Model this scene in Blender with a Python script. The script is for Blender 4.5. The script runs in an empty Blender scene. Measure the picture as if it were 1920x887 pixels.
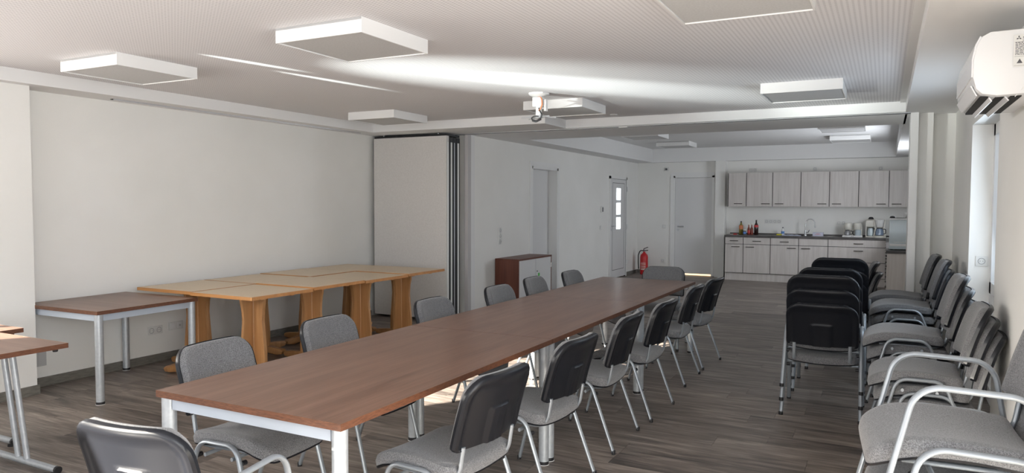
import bpy, bmesh, math, random
from mathutils import Vector, Matrix
random.seed(7)
S = bpy.context.scene
COL = S.collection
PI = math.pi

# ------------------------------------------------------------------ camera
YAW, PITCH, ROLL, HC, FPX = -0.4779, -0.0454, 0.0034, 1.5334, 1350.57
fwd = Vector((math.sin(YAW)*math.cos(PITCH), math.cos(YAW)*math.cos(PITCH), math.sin(PITCH)))
rt0 = Vector((math.cos(YAW), -math.sin(YAW), 0)); up0 = rt0.cross(fwd)
rt = rt0*math.cos(ROLL)+up0*math.sin(ROLL); up = -rt0*math.sin(ROLL)+up0*math.cos(ROLL)
cd = bpy.data.cameras.new('camera'); cam = bpy.data.objects.new('camera', cd); COL.objects.link(cam)
cam.matrix_world = Matrix(((rt.x, up.x, -fwd.x, 0), (rt.y, up.y, -fwd.y, 0), (rt.z, up.z, -fwd.z, HC), (0, 0, 0, 1)))
cd.sensor_width = 36; cd.lens = 36*FPX/1920; cd.clip_start = 0.02; cd.clip_end = 200
S.camera = cam

# ------------------------------------------------------------------ world, sun, window light, exposure
w = bpy.data.worlds.new('sky'); S.world = w; w.use_nodes = True
nt = w.node_tree; bg = nt.nodes['Background']
bg.inputs[0].default_value = (0.62, 0.78, 1.0, 1); bg.inputs[1].default_value = 1.2
S.view_settings.view_transform = 'Standard'; S.view_settings.look = 'None'
S.view_settings.gamma = 1; S.view_settings.use_curve_mapping = False
S.view_settings.exposure = 0.55
S.cycles.use_denoising = True
S.cycles.max_bounces = 10; S.cycles.diffuse_bounces = 6; S.cycles.glossy_bounces = 4
S.cycles.sample_clamp_indirect = 4.0

def light(name, kind, loc, direction, energy, color, size=None, size_y=None, spread=None):
    d = bpy.data.lights.new(name, kind); o = bpy.data.objects.new(name, d); COL.objects.link(o)
    o.location = loc; o.rotation_euler = Vector(direction).to_track_quat('-Z', 'Y').to_euler()
    d.energy = energy; d.color = color
    if kind == 'AREA':
        d.shape = 'RECTANGLE'; d.size = size; d.size_y = size_y or size
        if spread: d.spread = spread
    return o
SUN_DIR = Vector((0.55, 0.83, -0.30))
sun = light('sun', 'SUN', (-10, -8, 6), SUN_DIR, 42.0, (1.0, 0.93, 0.82)); sun.data.angle = 0.01
# daylight entering at the window openings of the near room
light('window_light_niche', 'AREA', (0.735, 6.0, 1.55), (-1, 0, -0.1), 9, (0.80, 0.90, 1.0), 1.3, 1.15)
light('window_light_left', 'AREA', (-6.27, 0.575, 1.86), (1, 0.3, -.15), 70, (1.0, 0.94, 0.86), 1.75, 0.9)
light('window_light_rear', 'AREA', (-2.6, -2.45, 1.5), (0, 1, 0.12), 40, (1.0, 0.97, 0.93), 5.0, 1.7)
light('window_light_right', 'AREA', (0.72, 0.2, 1.6), (-1, 0.0, -0.1), 75, (0.93, 0.96, 1.0), 2.7, 1.3)
light('window_light_far', 'AREA', (0.62, 12.6, 1.6), (-1, 0, 0), 42, (0.88, 0.93, 1.0), 1.3, 1.1)  # fill lamp added to brighten the far room; no window opening here
# spot lamps added to stand in for low sun bounced off the folding tabletops
def glint(name, loc, a, b, energy, thin, blend=1.0, margin=1.25):
    """spot whose narrow elliptical cone stretches from ceiling point a to b"""
    loc, a, b = Vector(loc), Vector(a), Vector(b)
    da, db = (a-loc).normalized(), (b-loc).normalized(); d = (da+db).normalized()
    o = light(name, 'SPOT', loc, d, energy, (0.93, 1.0, 0.97))
    o.data.spot_size = da.angle(db)*margin; o.data.spot_blend = blend; o.data.shadow_soft_size = 0.02
    z = -d; y = (db-da); y = (y-z*y.dot(z)).normalized(); x = y.cross(z)
    o.rotation_mode = 'QUATERNION'; o.rotation_quaternion = Matrix((x, y, z)).transposed().to_quaternion()
    o.scale = (thin, 1, 1)
GZ = 2.546
glint('sun_glint_wide', (-5.0, 2.3, 0.78), (-3.4, 4.3, GZ), (0.6, 9.3, GZ), 800, 0.75, 1.0, 1.5)
glint('sun_glint_core', (-5.0, 2.3, 0.78), (-3.0, 4.9, GZ), (-0.2, 8.4, GZ), 1300, 0.46, 1.0, 1.5)
glint('sun_glint_thin', (-4.75, 1.9, 0.78), (-4.17, 3.45, GZ), (-4.0, 4.28, GZ), 420, 0.15)
glint('sun_glint_thin', (-4.75, 1.9, 0.78), (-4.18, 4.15, GZ), (-3.97, 5.35, GZ), 700, 0.13)

# ------------------------------------------------------------------ materials
def mat(name, color, rough=0.6, metal=0.0, spec=None, alpha=None, emit=None, estr=0, trans=0, coat=0):
    m = bpy.data.materials.new(name); m.use_nodes = True
    p = m.node_tree.nodes['Principled BSDF']
    p.inputs['Base Color'].default_value = (*color, 1); p.inputs['Roughness'].default_value = rough
    p.inputs['Metallic'].default_value = metal
    if spec is not None: p.inputs['Specular IOR Level'].default_value = spec
    if trans: p.inputs['Transmission Weight'].default_value = trans
    if coat: p.inputs['Coat Weight'].default_value = coat; p.inputs['Coat Roughness'].default_value = 0.15
    if emit: p.inputs['Emission Color'].default_value = (*emit, 1); p.inputs['Emission Strength'].default_value = estr
    return m
def nd(m, t, **k):
    n = m.node_tree.nodes.new(t)
    for a, b in k.items(): setattr(n, a, b)
    return n
def lk(m, a, b): m.node_tree.links.new(a, b)
def noisy(m, c1, c2, scale=(1, 1, 1), nscale=5.0, detail=4, coords='Object', bump=0.0, lo=0.35, hi=0.65, bscale=None, dist=0.001):
    """colour varies between c1 and c2 by a stretched noise; optional bump"""
    p = m.node_tree.nodes['Principled BSDF']
    tc = nd(m, 'ShaderNodeTexCoord'); mp = nd(m, 'ShaderNodeMapping'); mp.inputs['Scale'].default_value = scale
    lk(m, tc.outputs[coords], mp.inputs[0])
    nz = nd(m, 'ShaderNodeTexNoise'); nz.inputs['Scale'].default_value = nscale; nz.inputs['Detail'].default_value = detail
    lk(m, mp.outputs[0], nz.inputs['Vector'])
    cr = nd(m, 'ShaderNodeValToRGB'); cr.color_ramp.elements[0].position = lo; cr.color_ramp.elements[1].position = hi
    cr.color_ramp.elements[0].color = (*c1, 1); cr.color_ramp.elements[1].color = (*c2, 1)
    lk(m, nz.outputs[0], cr.inputs[0]); lk(m, cr.outputs[0], p.inputs['Base Color'])
    if bump:
        src = nz
        if bscale:
            src = nd(m, 'ShaderNodeTexNoise'); src.inputs['Scale'].default_value = bscale; lk(m, tc.outputs[coords], src.inputs['Vector'])
        b = nd(m, 'ShaderNodeBump'); b.inputs['Strength'].default_value = bump; b.inputs['Distance'].default_value = dist
        lk(m, src.outputs[0], b.inputs['Height']); lk(m, b.outputs[0], p.inputs['Normal'])
    return m
M = {}
M['wall'] = noisy(mat('white_plaster', (.8, .8, .78), .9), (.80, .795, .765), (.84, .835, .81), nscale=1.2, bump=.25, bscale=260, dist=.002)
M['soffit'] = mat('white_paint', (.78, .78, .775), .85)
M['trimwhite'] = mat('white_trim', (.80, .80, .79), .45)
M['doorwhite'] = mat('door_lacquer', (.70, .70, .70), .4)
M['panel'] = noisy(mat('partition_board', (.62, .60, .58), .55), (.60, .58, .56), (.65, .63, .61), nscale=60)
M['black'] = mat('black_plastic', (.012, .012, .014), .45)
M['gap'] = mat('dark_gap', (.02, .02, .02), .9)
M['alu'] = mat('aluminium', (.62, .63, .65), .4, .8)
M['post'] = mat('grey_post', (.50, .48, .48), .6)
M['base'] = noisy(mat('baseboard_grey', (.12, .11, .09), .5), (.13, .125, .108), (.19, .18, .158), scale=(1, 1, 6), nscale=14)
M['silver'] = noisy(mat('silver_paint', (.45, .48, .51), .38, .45), (.42, .45, .48), (.48, .51, .54), nscale=40)
M['chairsilver'] = mat('chair_silver_paint', (.30, .33, .36), .38, .45)
M['steel'] = mat('light_steel_paint', (.44, .49, .56), .45, .2)
M['shell'] = mat('black_shell', (.008, .009, .012), .34, 0, .25)
M['fabric'] = noisy(mat('grey_fabric', (.25, .25, .26), .95), (.060, .061, .065), (.190, .192, .200), nscale=260, detail=2, bump=.5, dist=.001, lo=.3, hi=.7)
M['fabric'].node_tree.nodes['Principled BSDF'].inputs['Sheen Weight'].default_value = .25
def woodlam(name, c1, c2, c3, axis, rough, coat=0):
    m = mat(name, c1, rough, coat=coat); p = m.node_tree.nodes['Principled BSDF']
    tc = nd(m, 'ShaderNodeTexCoord'); oi = nd(m, 'ShaderNodeObjectInfo')
    ad = nd(m, 'ShaderNodeVectorMath', operation='ADD'); sc_ = nd(m, 'ShaderNodeVectorMath', operation='SCALE')
    lk(m, oi.outputs['Location'], sc_.inputs[0]); sc_.inputs['Scale'].default_value = 3.1
    lk(m, tc.outputs['Object'], ad.inputs[0]); lk(m, sc_.outputs[0], ad.inputs[1])
    s = {'x': (1.2, 16, 16), 'y': (16, 1.2, 16), 'z': (16, 16, 1.2)}[axis]
    mp = nd(m, 'ShaderNodeMapping'); mp.inputs['Scale'].default_value = s; lk(m, ad.outputs[0], mp.inputs[0])
    a = nd(m, 'ShaderNodeTexNoise'); a.inputs['Scale'].default_value = 1.0; a.inputs['Detail'].default_value = 6; a.inputs['Roughness'].default_value = .6
    a.inputs['Distortion'].default_value = .4
    lk(m, mp.outputs[0], a.inputs['Vector'])
    mp2 = nd(m, 'ShaderNodeMapping'); mp2.inputs['Scale'].default_value = tuple(q*6 if q > 2 else q*2 for q in s); lk(m, ad.outputs[0], mp2.inputs[0])
    b = nd(m, 'ShaderNodeTexNoise'); b.inputs['Scale'].default_value = 1.0; b.inputs['Detail'].default_value = 3; lk(m, mp2.outputs[0], b.inputs['Vector'])
    mx = nd(m, 'ShaderNodeMath', operation='MULTIPLY_ADD'); lk(m, b.outputs[0], mx.inputs[0]); mx.inputs[1].default_value = .35
    ms = nd(m, 'ShaderNodeMath', operation='MULTIPLY'); lk(m, a.outputs[0], ms.inputs[0]); ms.inputs[1].default_value = .65; lk(m, ms.outputs[0], mx.inputs[2])
    cr = nd(m, 'ShaderNodeValToRGB'); e = cr.color_ramp.elements; e[0].position = .34; e[0].color = (*c1, 1); e[1].position = .66; e[1].color = (*c3, 1)
    n = e.new(.5); n.color = (*c2, 1)
    lk(m, mx.outputs[0], cr.inputs[0]); lk(m, cr.outputs[0], p.inputs['Base Color'])
    return m
M['brown'] = woodlam('brown_laminate', (.112, .053, .033), (.162, .082, .053), (.215, .118, .080), 'y', .29)
M['brownedge'] = noisy(mat('brown_edging', (.12, .045, .02), .45), (.085, .032, .016), (.15, .06, .03), scale=(6, 6, 30), nscale=6)
M['brownx'] = woodlam('brown_laminate_cross', (.135, .074, .052), (.185, .108, .078), (.235, .145, .108), 'x', .36)
M['cabbrown'] = woodlam('mahogany_board', (.085, .022, .012), (.12, .033, .018), (.155, .05, .028), 'z', .42)
M['beige'] = noisy(mat('beige_laminate', (.62, .49, .33), .36), (.60, .475, .315), (.68, .535, .37), nscale=160)
M['beech'] = woodlam('beech_wood', (.37, .18, .07), (.44, .225, .09), (.50, .27, .112), 'z', .42)
M['beechx'] = woodlam('beech_edge', (.38, .17, .055), (.46, .21, .068), (.54, .27, .10), 'x', .42)
M['kit'] = woodlam('pale_washed_wood', (.50, .465, .44), (.57, .535, .51), (.63, .60, .575), 'z', .5)
M['worktop'] = noisy(mat('dark_worktop', (.05, .045, .045), .35), (.035, .03, .03), (.075, .068, .066), scale=(1, 8, 1), nscale=6)
M['handle'] = mat('dark_bronze_handle', (.05, .04, .033), .45, .4)
M['chrome'] = mat('chrome', (.75, .76, .78), .12, 1)
M['acwhite'] = mat('glossy_white_plastic', (.80, .81, .82), .25)
M['white'] = mat('white_plastic', (.78, .78, .77), .4)
M['plate'] = mat('switch_plate', (.72, .72, .70), .45)
M['platedark'] = mat('socket_mid_grey', (.42, .42, .42), .6)  # plain mid grey for outlet rings, a port and the junction box
M['diff'] = noisy(mat('opal_diffuser', (.55, .55, .55), .5), (.52, .52, .515), (.58, .58, .575), nscale=90)
M['red'] = mat('red_enamel', (.55, .015, .02), .3)
M['cable_o'] = mat('orange_cable', (.65, .22, .08), .5)
M['green'] = mat('green_tag', (.08, .45, .08), .5)
M['pane'] = mat('glowing_daylit_glass', (.9, .95, 1), .5, emit=(.86, .95, 1.0), estr=1.5)  # daylight through the entrance door panes, painted as the glass's own glow
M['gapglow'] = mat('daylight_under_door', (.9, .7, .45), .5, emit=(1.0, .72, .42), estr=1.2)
M['glass'] = mat('clear_glass', (.9, .95, .95), .05, trans=1)
M['cola'] = mat('dark_cola', (.02, .006, .004), .15)
M['orange'] = mat('orange_drink', (.55, .16, .05), .2)
M['yellow'] = mat('yellow_sponge', (.65, .62, .05), .7)
M['blue'] = mat('blue_label', (.10, .25, .6), .4)
M['sauce'] = mat('dark_red_sauce', (.20, .03, .015), .25)
M['label'] = mat('pale_label', (.75, .70, .62), .5)
M['olive'] = mat('olive_liquid', (.22, .17, .03), .2)
M['redlabel'] = mat('red_label', (.6, .04, .04), .4)
M['cloth'] = mat('blue_white_cloth', (.45, .48, .60), .9)
M['ink'] = mat('grey_ink', (.10, .10, .11), .7)
M['cream'] = mat('cream_plastic', (.66, .64, .58), .4)
M['lilac'] = mat('pale_lilac_card', (.55, .55, .66), .6)
M['fridge'] = mat('pale_metal_front', (.58, .66, .70), .3, .1)

def ceiling_mat():
    m = mat('perforated_acoustic_board', (.74, .73, .73), .9); p = m.node_tree.nodes['Principled BSDF']
    g = nd(m, 'ShaderNodeNewGeometry'); sx = nd(m, 'ShaderNodeSeparateXYZ'); lk(m, g.outputs['Position'], sx.inputs[0])
    def cell(sock, pitch):
        a = nd(m, 'ShaderNodeMath', operation='MULTIPLY'); lk(m, sock, a.inputs[0]); a.inputs[1].default_value = 1/pitch
        f = nd(m, 'ShaderNodeMath', operation='FRACT'); lk(m, a.outputs[0], f.inputs[0])
        s = nd(m, 'ShaderNodeMath', operation='SUBTRACT'); lk(m, f.outputs[0], s.inputs[0]); s.inputs[1].default_value = .5
        q = nd(m, 'ShaderNodeMath', operation='POWER'); lk(m, s.outputs[0], q.inputs[0]); q.inputs[1].default_value = 2
        return q
    a = cell(sx.outputs[0], .026); b = cell(sx.outputs[1], .020)
    s = nd(m, 'ShaderNodeMath', operation='ADD'); lk(m, a.outputs[0], s.inputs[0]); lk(m, b.outputs[0], s.inputs[1])
    lt = nd(m, 'ShaderNodeMath', operation='LESS_THAN'); lk(m, s.outputs[0], lt.inputs[0]); lt.inputs[1].default_value = .068
    mx = nd(m, 'ShaderNodeMix', data_type='RGBA'); lk(m, lt.outputs[0], mx.inputs[0])
    mx.inputs[6].default_value = (.76, .75, .76, 1); mx.inputs[7].default_value = (.54, .53, .54, 1)
    lk(m, mx.outputs[2], p.inputs['Base Color'])
    return m
M['ceil'] = ceiling_mat()

def floor_mat():
    m = mat('grey_oak_vinyl', (.14, .115, .10), .42); p = m.node_tree.nodes['Principled BSDF']
    g = nd(m, 'ShaderNodeNewGeometry'); oi = nd(m, 'ShaderNodeObjectInfo')
    r = nd(m, 'ShaderNodeMath', operation='ADD'); lk(m, g.outputs['Random Per Island'], r.inputs[0]); lk(m, oi.outputs['Random'], r.inputs[1])
    r7 = nd(m, 'ShaderNodeMath', operation='MULTIPLY'); lk(m, r.outputs[0], r7.inputs[0]); r7.inputs[1].default_value = 37.
    cb = nd(m, 'ShaderNodeCombineXYZ'); lk(m, r7.outputs[0], cb.inputs[2]); lk(m, r7.outputs[0], cb.inputs[0])
    ad = nd(m, 'ShaderNodeVectorMath', operation='ADD'); lk(m, g.outputs['Position'], ad.inputs[0]); lk(m, cb.outputs[0], ad.inputs[1])
    def nz(scale, det, dist=0.):
        mp = nd(m, 'ShaderNodeMapping'); mp.inputs['Scale'].default_value = scale; lk(m, ad.outputs[0], mp.inputs[0])
        n = nd(m, 'ShaderNodeTexNoise'); n.inputs['Scale'].default_value = 1; n.inputs['Detail'].default_value = det; n.inputs['Distortion'].default_value = dist
        n.inputs['Roughness'].default_value = .6
        lk(m, mp.outputs[0], n.inputs['Vector']); return n
    a = nz((1.6, 14, 1), 6, .8); b = nz((5, 70, 1), 3)
    c = nd(m, 'ShaderNodeMath', operation='MULTIPLY_ADD'); lk(m, b.outputs[0], c.inputs[0]); c.inputs[1].default_value = .35
    a2 = nd(m, 'ShaderNodeMath', operation='MULTIPLY'); lk(m, a.outputs[0], a2.inputs[0]); a2.inputs[1].default_value = .65; lk(m, a2.outputs[0], c.inputs[2])
    d = nd(m, 'ShaderNodeMath', operation='FRACT'); lk(m, r.outputs[0], d.inputs[0])
    e = nd(m, 'ShaderNodeMath', operation='MULTIPLY_ADD'); lk(m, d.outputs[0], e.inputs[0]); e.inputs[1].default_value = .09; lk(m, c.outputs[0], e.inputs[2])
    cr = nd(m, 'ShaderNodeValToRGB'); el = cr.color_ramp.elements
    el[0].position = .38; el[0].color = (.050, .041, .037, 1); el[1].position = .72; el[1].color = (.36, .305, .265, 1)
    n = el.new(.54); n.color = (.172, .143, .124, 1)
    lk(m, e.outputs[0], cr.inputs[0]); lk(m, cr.outputs[0], p.inputs['Base Color'])
    bp = nd(m, 'ShaderNodeBump'); bp.inputs['Strength'].default_value = .25; bp.inputs['Distance'].default_value = .001
    lk(m, b.outputs[0], bp.inputs['Height']); lk(m, bp.outputs[0], p.inputs['Normal'])
    return m
M['floor'] = floor_mat()

# ------------------------------------------------------------------ mesh helpers
def new_obj(name, me, parent=None, loc=None):
    o = bpy.data.objects.new(name, me); COL.objects.link(o)
    if parent is not None: o.parent = parent
    if loc: o.location = loc
    return o
def finish(name, bm, m, parent=None, smooth=False, loc=None, bevel=0):
    if bevel:
        bmesh.ops.bevel(bm, geom=[e for e in bm.edges], offset=bevel, segments=2, affect='EDGES', profile=.6)
    bmesh.ops.recalc_face_normals(bm, faces=bm.faces)
    me = bpy.data.meshes.new(name); bm.to_mesh(me); bm.free()
    for mm in (m if isinstance(m, (list, tuple)) else [m]): me.materials.append(mm)
    if smooth:
        for p in me.polygons: p.use_smooth = True
        try: me.set_sharp_from_angle(angle=math.radians(40))
        except Exception: pass
    return new_obj(name, me, parent, loc)
def abox(bm, a, b, mi=0):
    x0, x1 = sorted((a[0], b[0])); y0, y1 = sorted((a[1], b[1])); z0, z1 = sorted((a[2], b[2]))
    v = [bm.verts.new(p) for p in ((x0, y0, z0), (x1, y0, z0), (x1, y1, z0), (x0, y1, z0), (x0, y0, z1), (x1, y0, z1), (x1, y1, z1), (x0, y1, z1))]
    for f in ((0, 3, 2, 1), (4, 5, 6, 7), (0, 1, 5, 4), (1, 2, 6, 5), (2, 3, 7, 6), (3, 0, 4, 7)):
        q = bm.faces.new([v[i] for i in f]); q.material_index = mi
def box(name, a, b, m, parent=None, bevel=0, origin=None):
    """box from corner a to b; mesh origin at its base centre"""
    o = origin or ((a[0]+b[0])/2, (a[1]+b[1])/2, min(a[2], b[2]))
    bm = bmesh.new()
    abox(bm, tuple(a[i]-o[i] for i in range(3)), tuple(b[i]-o[i] for i in range(3)))
    return finish(name, bm, m, parent, loc=o, bevel=bevel, smooth=bool(bevel))
def fillet(pts, r, n=6):
    pts = [Vector(p) for p in pts]; out = [pts[0]]
    rr = r if isinstance(r, (list, tuple)) else [r]*len(pts)
    for i in range(1, len(pts)-1):
        a, b, c = pts[i-1], pts[i], pts[i+1]
        d1 = (a-b).normalized(); d2 = (c-b).normalized(); ang = d1.angle(d2)
        if ang > PI-.02 or rr[i] <= 0: out.append(b); continue
        t = min(rr[i]/math.tan(ang/2), (a-b).length*.49, (c-b).length*.49); R = t*math.tan(ang/2)
        cen = b+(d1+d2).normalized()*(R/math.sin(ang/2))
        p0 = b+d1*t; p1 = b+d2*t; v0 = p0-cen; v1 = p1-cen; th = v0.angle(v1)
        for k in range(n+1):
            s = k/n; out.append(cen+(v0*math.sin((1-s)*th)+v1*math.sin(s*th))/math.sin(th))
    out.append(pts[-1]); return out
def atube(bm, pts, r, seg=10, ry=None, closed=False, upv=None):
    """sweep an (oval) section along points"""
    pts = [Vector(p) for p in pts]; n = len(pts); rings = []
    ry = ry or r
    t0 = (pts[1]-pts[0]).normalized()
    ref = Vector(upv) if upv else (Vector((1, 0, 0)) if abs(t0.x) < .8 else Vector((0, 1, 0)))
    prev = None
    for i, p in enumerate(pts):
        t = (pts[min(i+1, n-1)]-pts[max(i-1, 0)]).normalized() if not closed else (pts[(i+1) % n]-pts[i-1]).normalized()
        u = ref-t*ref.dot(t)
        if prev is not None and not upv: u = prev-t*prev.dot(t)
        u.normalize(); prev = u; v = t.cross(u)
        rings.append([bm.verts.new(p+u*(r*math.cos(2*PI*k/seg))+v*(ry*math.sin(2*PI*k/seg))) for k in range(seg)])
    m_ = n if closed else n-1
    for i in range(m_):
        a, b = rings[i], rings[(i+1) % n]
        for k in range(seg): bm.faces.new((a[k], a[(k+1) % seg], b[(k+1) % seg], b[k]))
    if not closed:
        bm.faces.new(rings[0][::-1]); bm.faces.new(rings[-1])
def tube(name, pts, r, m, parent=None, seg=10, ry=None, closed=False, loc=None):
    bm = bmesh.new(); atube(bm, pts, r, seg, ry, closed); return finish(name, bm, m, parent, True, loc)
def alathe(bm, prof, cx=0, cy=0, seg=20, sx=1, sy=1):
    rings = []
    for r, z in prof:
        if r < 1e-6: rings.append([bm.verts.new((cx, cy, z))])
        else: rings.append([bm.verts.new((cx+sx*r*math.cos(2*PI*k/seg), cy+sy*r*math.sin(2*PI*k/seg), z)) for k in range(seg)])
    for a, b in zip(rings, rings[1:]):
        for k in range(seg):
            k2 = (k+1) % seg
            if len(a) == 1 and len(b) == 1: continue
            if len(a) == 1: bm.faces.new((a[0], b[k], b[k2]))
            elif len(b) == 1: bm.faces.new((a[k], a[k2], b[0]))
            else: bm.faces.new((a[k], a[k2], b[k2], b[k]))
    if len(rings[0]) > 1: bm.faces.new(rings[0][::-1])
    if len(rings[-1]) > 1: bm.faces.new(rings[-1])
def lathe(name, prof, m, parent=None, seg=20, loc=None, sx=1, sy=1):
    bm = bmesh.new(); alathe(bm, prof, seg=seg, sx=sx, sy=sy); return finish(name, bm, m, parent, True, loc)
def aprism(bm, poly, a, b, axis='y'):
    """poly of 2D points extruded between a and b along an axis"""
    def P(q, t): return {'y': (q[0], t, q[1]), 'x': (t, q[0], q[1]), 'z': (q[0], q[1], t)}[axis]
    A = [bm.verts.new(P(q, a)) for q in poly]; B = [bm.verts.new(P(q, b)) for q in poly]
    bm.faces.new(A); bm.faces.new(B[::-1]); n = len(poly)
    for i in range(n): bm.faces.new((A[i], B[i], B[(i+1) % n], A[(i+1) % n]))
def prism(name, poly, a, b, m, axis='y', parent=None, bevel=0, smooth=False, loc=None):
    bm = bmesh.new(); aprism(bm, poly, a, b, axis); return finish(name, bm, m, parent, smooth or bool(bevel), loc, bevel)
def sheet(front, back, nu, nv):
    """closed slab between two grids of points"""
    bm = bmesh.new()
    F = [[bm.verts.new(front(i, j)) for i in range(nu+1)] for j in range(nv+1)]
    B = [[bm.verts.new(back(i, j)) for i in range(nu+1)] for j in range(nv+1)]
    for j in range(nv):
        for i in range(nu):
            bm.faces.new((F[j][i], F[j][i+1], F[j+1][i+1], F[j+1][i])); bm.faces.new((B[j][i], B[j+1][i], B[j+1][i+1], B[j][i+1]))
    for j in range(nv):
        bm.faces.new((F[j][0], F[j+1][0], B[j+1][0], B[j][0])); bm.faces.new((F[j][nu], B[j][nu], B[j+1][nu], F[j+1][nu]))
    for i in range(nu):
        bm.faces.new((F[0][i], B[0][i], B[0][i+1], F[0][i+1])); bm.faces.new((F[nv][i], F[nv][i+1], B[nv][i+1], B[nv][i]))
    return bm
def thing(name, label, cat, loc=(0, 0, 0), rz=0, group=None):
    o = new_obj(name, None); o.location = loc; o.rotation_euler = (0, 0, rz)
    return tag(o, label, cat, group)
def tag(o, label=None, cat=None, group=None, kind=None):
    if label: o['label'] = label
    if cat: o['category'] = cat
    if group: o['group'] = group
    if kind: o['kind'] = kind
    return o
def copy_tree(o, parent=None):
    c = o.copy(); COL.objects.link(c)
    if parent is not None: c.parent = parent
    for ch in list(o.children): copy_tree(ch, c)
    return c
def struct(o, label, cat=None):
    o['kind'] = 'structure'; o['label'] = label; o['category'] = cat or o.name.split('_')[0]
    return o
def textmesh(name, body, size, m, parent=None, mw=None, align='LEFT'):
    c = bpy.data.curves.new(name, 'FONT'); c.body = body; c.size = size; c.extrude = .0003; c.align_x = align
    t = bpy.data.objects.new(name+'_src', c); COL.objects.link(t)
    bpy.context.view_layer.update()
    me = bpy.data.meshes.new_from_object(t.evaluated_get(bpy.context.evaluated_depsgraph_get()))
    bpy.data.objects.remove(t); me.materials.clear(); me.materials.append(m)
    if mw is not None: me.transform(mw)
    return new_obj(name, me, parent)

# ------------------------------------------------------------------ room shell
LX, RX, SB, CZ, CZ2 = -6.21, 0.60, 2.444, 2.546, 2.73
WB = -4.93                  # left wall beyond the folding partition
YN, YF = -2.60, 15.62       # wall behind the camera, kitchen wall
TOP = 2.9
fl = struct(box('floor', (LX-.3, YN-.2, -.12), (RX+.6, YF+.2, -.006), M['gap']), 'dark grey-brown wood-look plank floor', 'floor')
unit = bpy.data.meshes.new('plank'); b_ = bmesh.new(); abox(b_, (0, 0, -.006), (1, .199, 0)); bmesh.ops.recalc_face_normals(b_, faces=b_.faces); b_.to_mesh(unit); b_.free(); unit.materials.append(M['floor'])
fl_loc = Vector(fl.location)
rows = []; y = YN; k = 0
while y < YF: rows.append(y); y += .2
cand = []
for ry_ in rows:
    x = LX-.02-random.random()*1.2
    while x < RX+.25:
        x0 = max(x, LX-.02); x1 = min(x+1.219, RX+.28)
        if x1-x0 > .05: cand.append((ry_, x0, x1))
        x += 1.22
fbm = bmesh.new(); n_p = 0
for ry_, x0, x1 in cand:
    if 1.2 < ry_ < 11.4 and n_p < 298 and not (x1 < -5.0 and ry_ > 8.4):
        o = new_obj('plank', unit, fl); o.location = Vector((x0, ry_, 0))-fl_loc; o.scale = (x1-x0-.001, 1, 1); n_p += 1
    else: abox(fbm, (x0-fl_loc.x, ry_-fl_loc.y, -.006-fl_loc.z), (x1-.001-fl_loc.x, ry_+.199-fl_loc.y, -fl_loc.z))
tag(finish('plank_field', fbm, M['floor'], fl), kind='stuff')

# walls
WT = .25
lw = bmesh.new()
for a, b in (((LX-WT, YN, 0), (LX, -.6, TOP)), ((LX-WT, 1.75, 0), (LX, 8.3, TOP)), ((LX-WT, -.6, 0), (LX, 1.75, 1.32)), ((LX-WT, -.6, 2.40), (LX, 1.75, TOP))):
    abox(lw, a, b)
struct(finish('wall_left', lw, M['wall']), 'long white plaster wall on the left behind the tables', 'wall')
struct(box('trim_6', (LX, 2.2, 0), (-5.985, 3.315, SB), M['wall']), 'white wall pilaster at the left edge beside the square brown table', 'pilaster')
wb = bmesh.new()
D1, D2 = (10.16, 11.20), (13.74, 14.80)
for y0, y1, z0, z1 in ((8.27, D1[0], 0, TOP), (D1[0], D1[1], 2.14, TOP), (D1[1], D2[0], 0, TOP), (D2[0], D2[1], 2.10, TOP), (D2[1], YF, 0, TOP)):
    abox(wb, (WB-.25, y0, z0), (WB, y1, z1))
struct(finish('wall_left_far', wb, M['wall']), 'white wall with two doors beyond the folding partition', 'wall')
struct(box('wall_recess', (LX-.25, 8.275, 0), (WB-.25, 8.5, TOP), M['wall']), 'white return wall behind the folded partition panels', 'wall')
fw = bmesh.new(); D3 = (-4.13, -3.24)
for x0, x1, z0, z1 in ((WB-.2, D3[0], 0, TOP), (D3[0], D3[1], 2.16, TOP), (D3[1], RX+.3, 0, TOP)): abox(fw, (x0, YF, z0), (x1, YF+.2, z1))
struct(finish('wall_far', fw, M['wall']), 'white end wall with door and kitchenette', 'wall')
struct(box('trim_7', (-3.18, 15.42, 0), (-2.985, YF, SB), M['wall']), 'white stub wall between the far door and the kitchen units', 'pilaster')
rw = bmesh.new(); NY0, NY1, NZ = 5.24, 6.80, 2.17
WF = .745
for a, b in (((RX, YN, 0), (RX+WT, -1.2, TOP)), ((RX, 1.6, 0), (RX+WT, NY0, TOP)), ((RX, -1.2, 0), (RX+WT, 1.6, .9)), ((RX, -1.2, 2.3), (RX+WT, 1.6, TOP)), ((RX, NY1, 0), (RX+WT, 8.38, TOP)), ((RX, NY0, NZ), (RX+WT, NY1, TOP))): abox(rw, a, b)
struct(finish('wall_right', rw, M['wall']), 'white wall on the right with the window niche and air conditioner', 'wall')
struct(box('wall_right_pier', (.40, 8.38, 0), (RX+.3, 8.60, TOP), M['wall']), 'white pier at the right end of the room opening', 'wall')
struct(box('trim_8', (.27, 8.24, 0), (.40, 8.55, SB), M['wall']), 'pale grey pier face beside the white opening jamb', 'pilaster')
struct(box('trim_9', (.20, 8.15, 0), (.27, 8.55, SB), M['trimwhite']), 'white jamb post at the right side of the room opening', 'jamb')
struct(box('wall_right_far', (.68, 8.6, 0), (.90, YF, TOP), M['wall']), 'white right wall of the far kitchen room', 'wall')
nb = bmesh.new()
for x0, x1, z0, z1 in ((LX-.3, -5.1, 0, TOP), (-.1, RX+.3, 0, TOP), (-5.1, -.1, 0, .65), (-5.1, -.1, 2.35, TOP)): abox(nb, (x0, YN-.2, z0), (x1, YN, z1))
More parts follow.
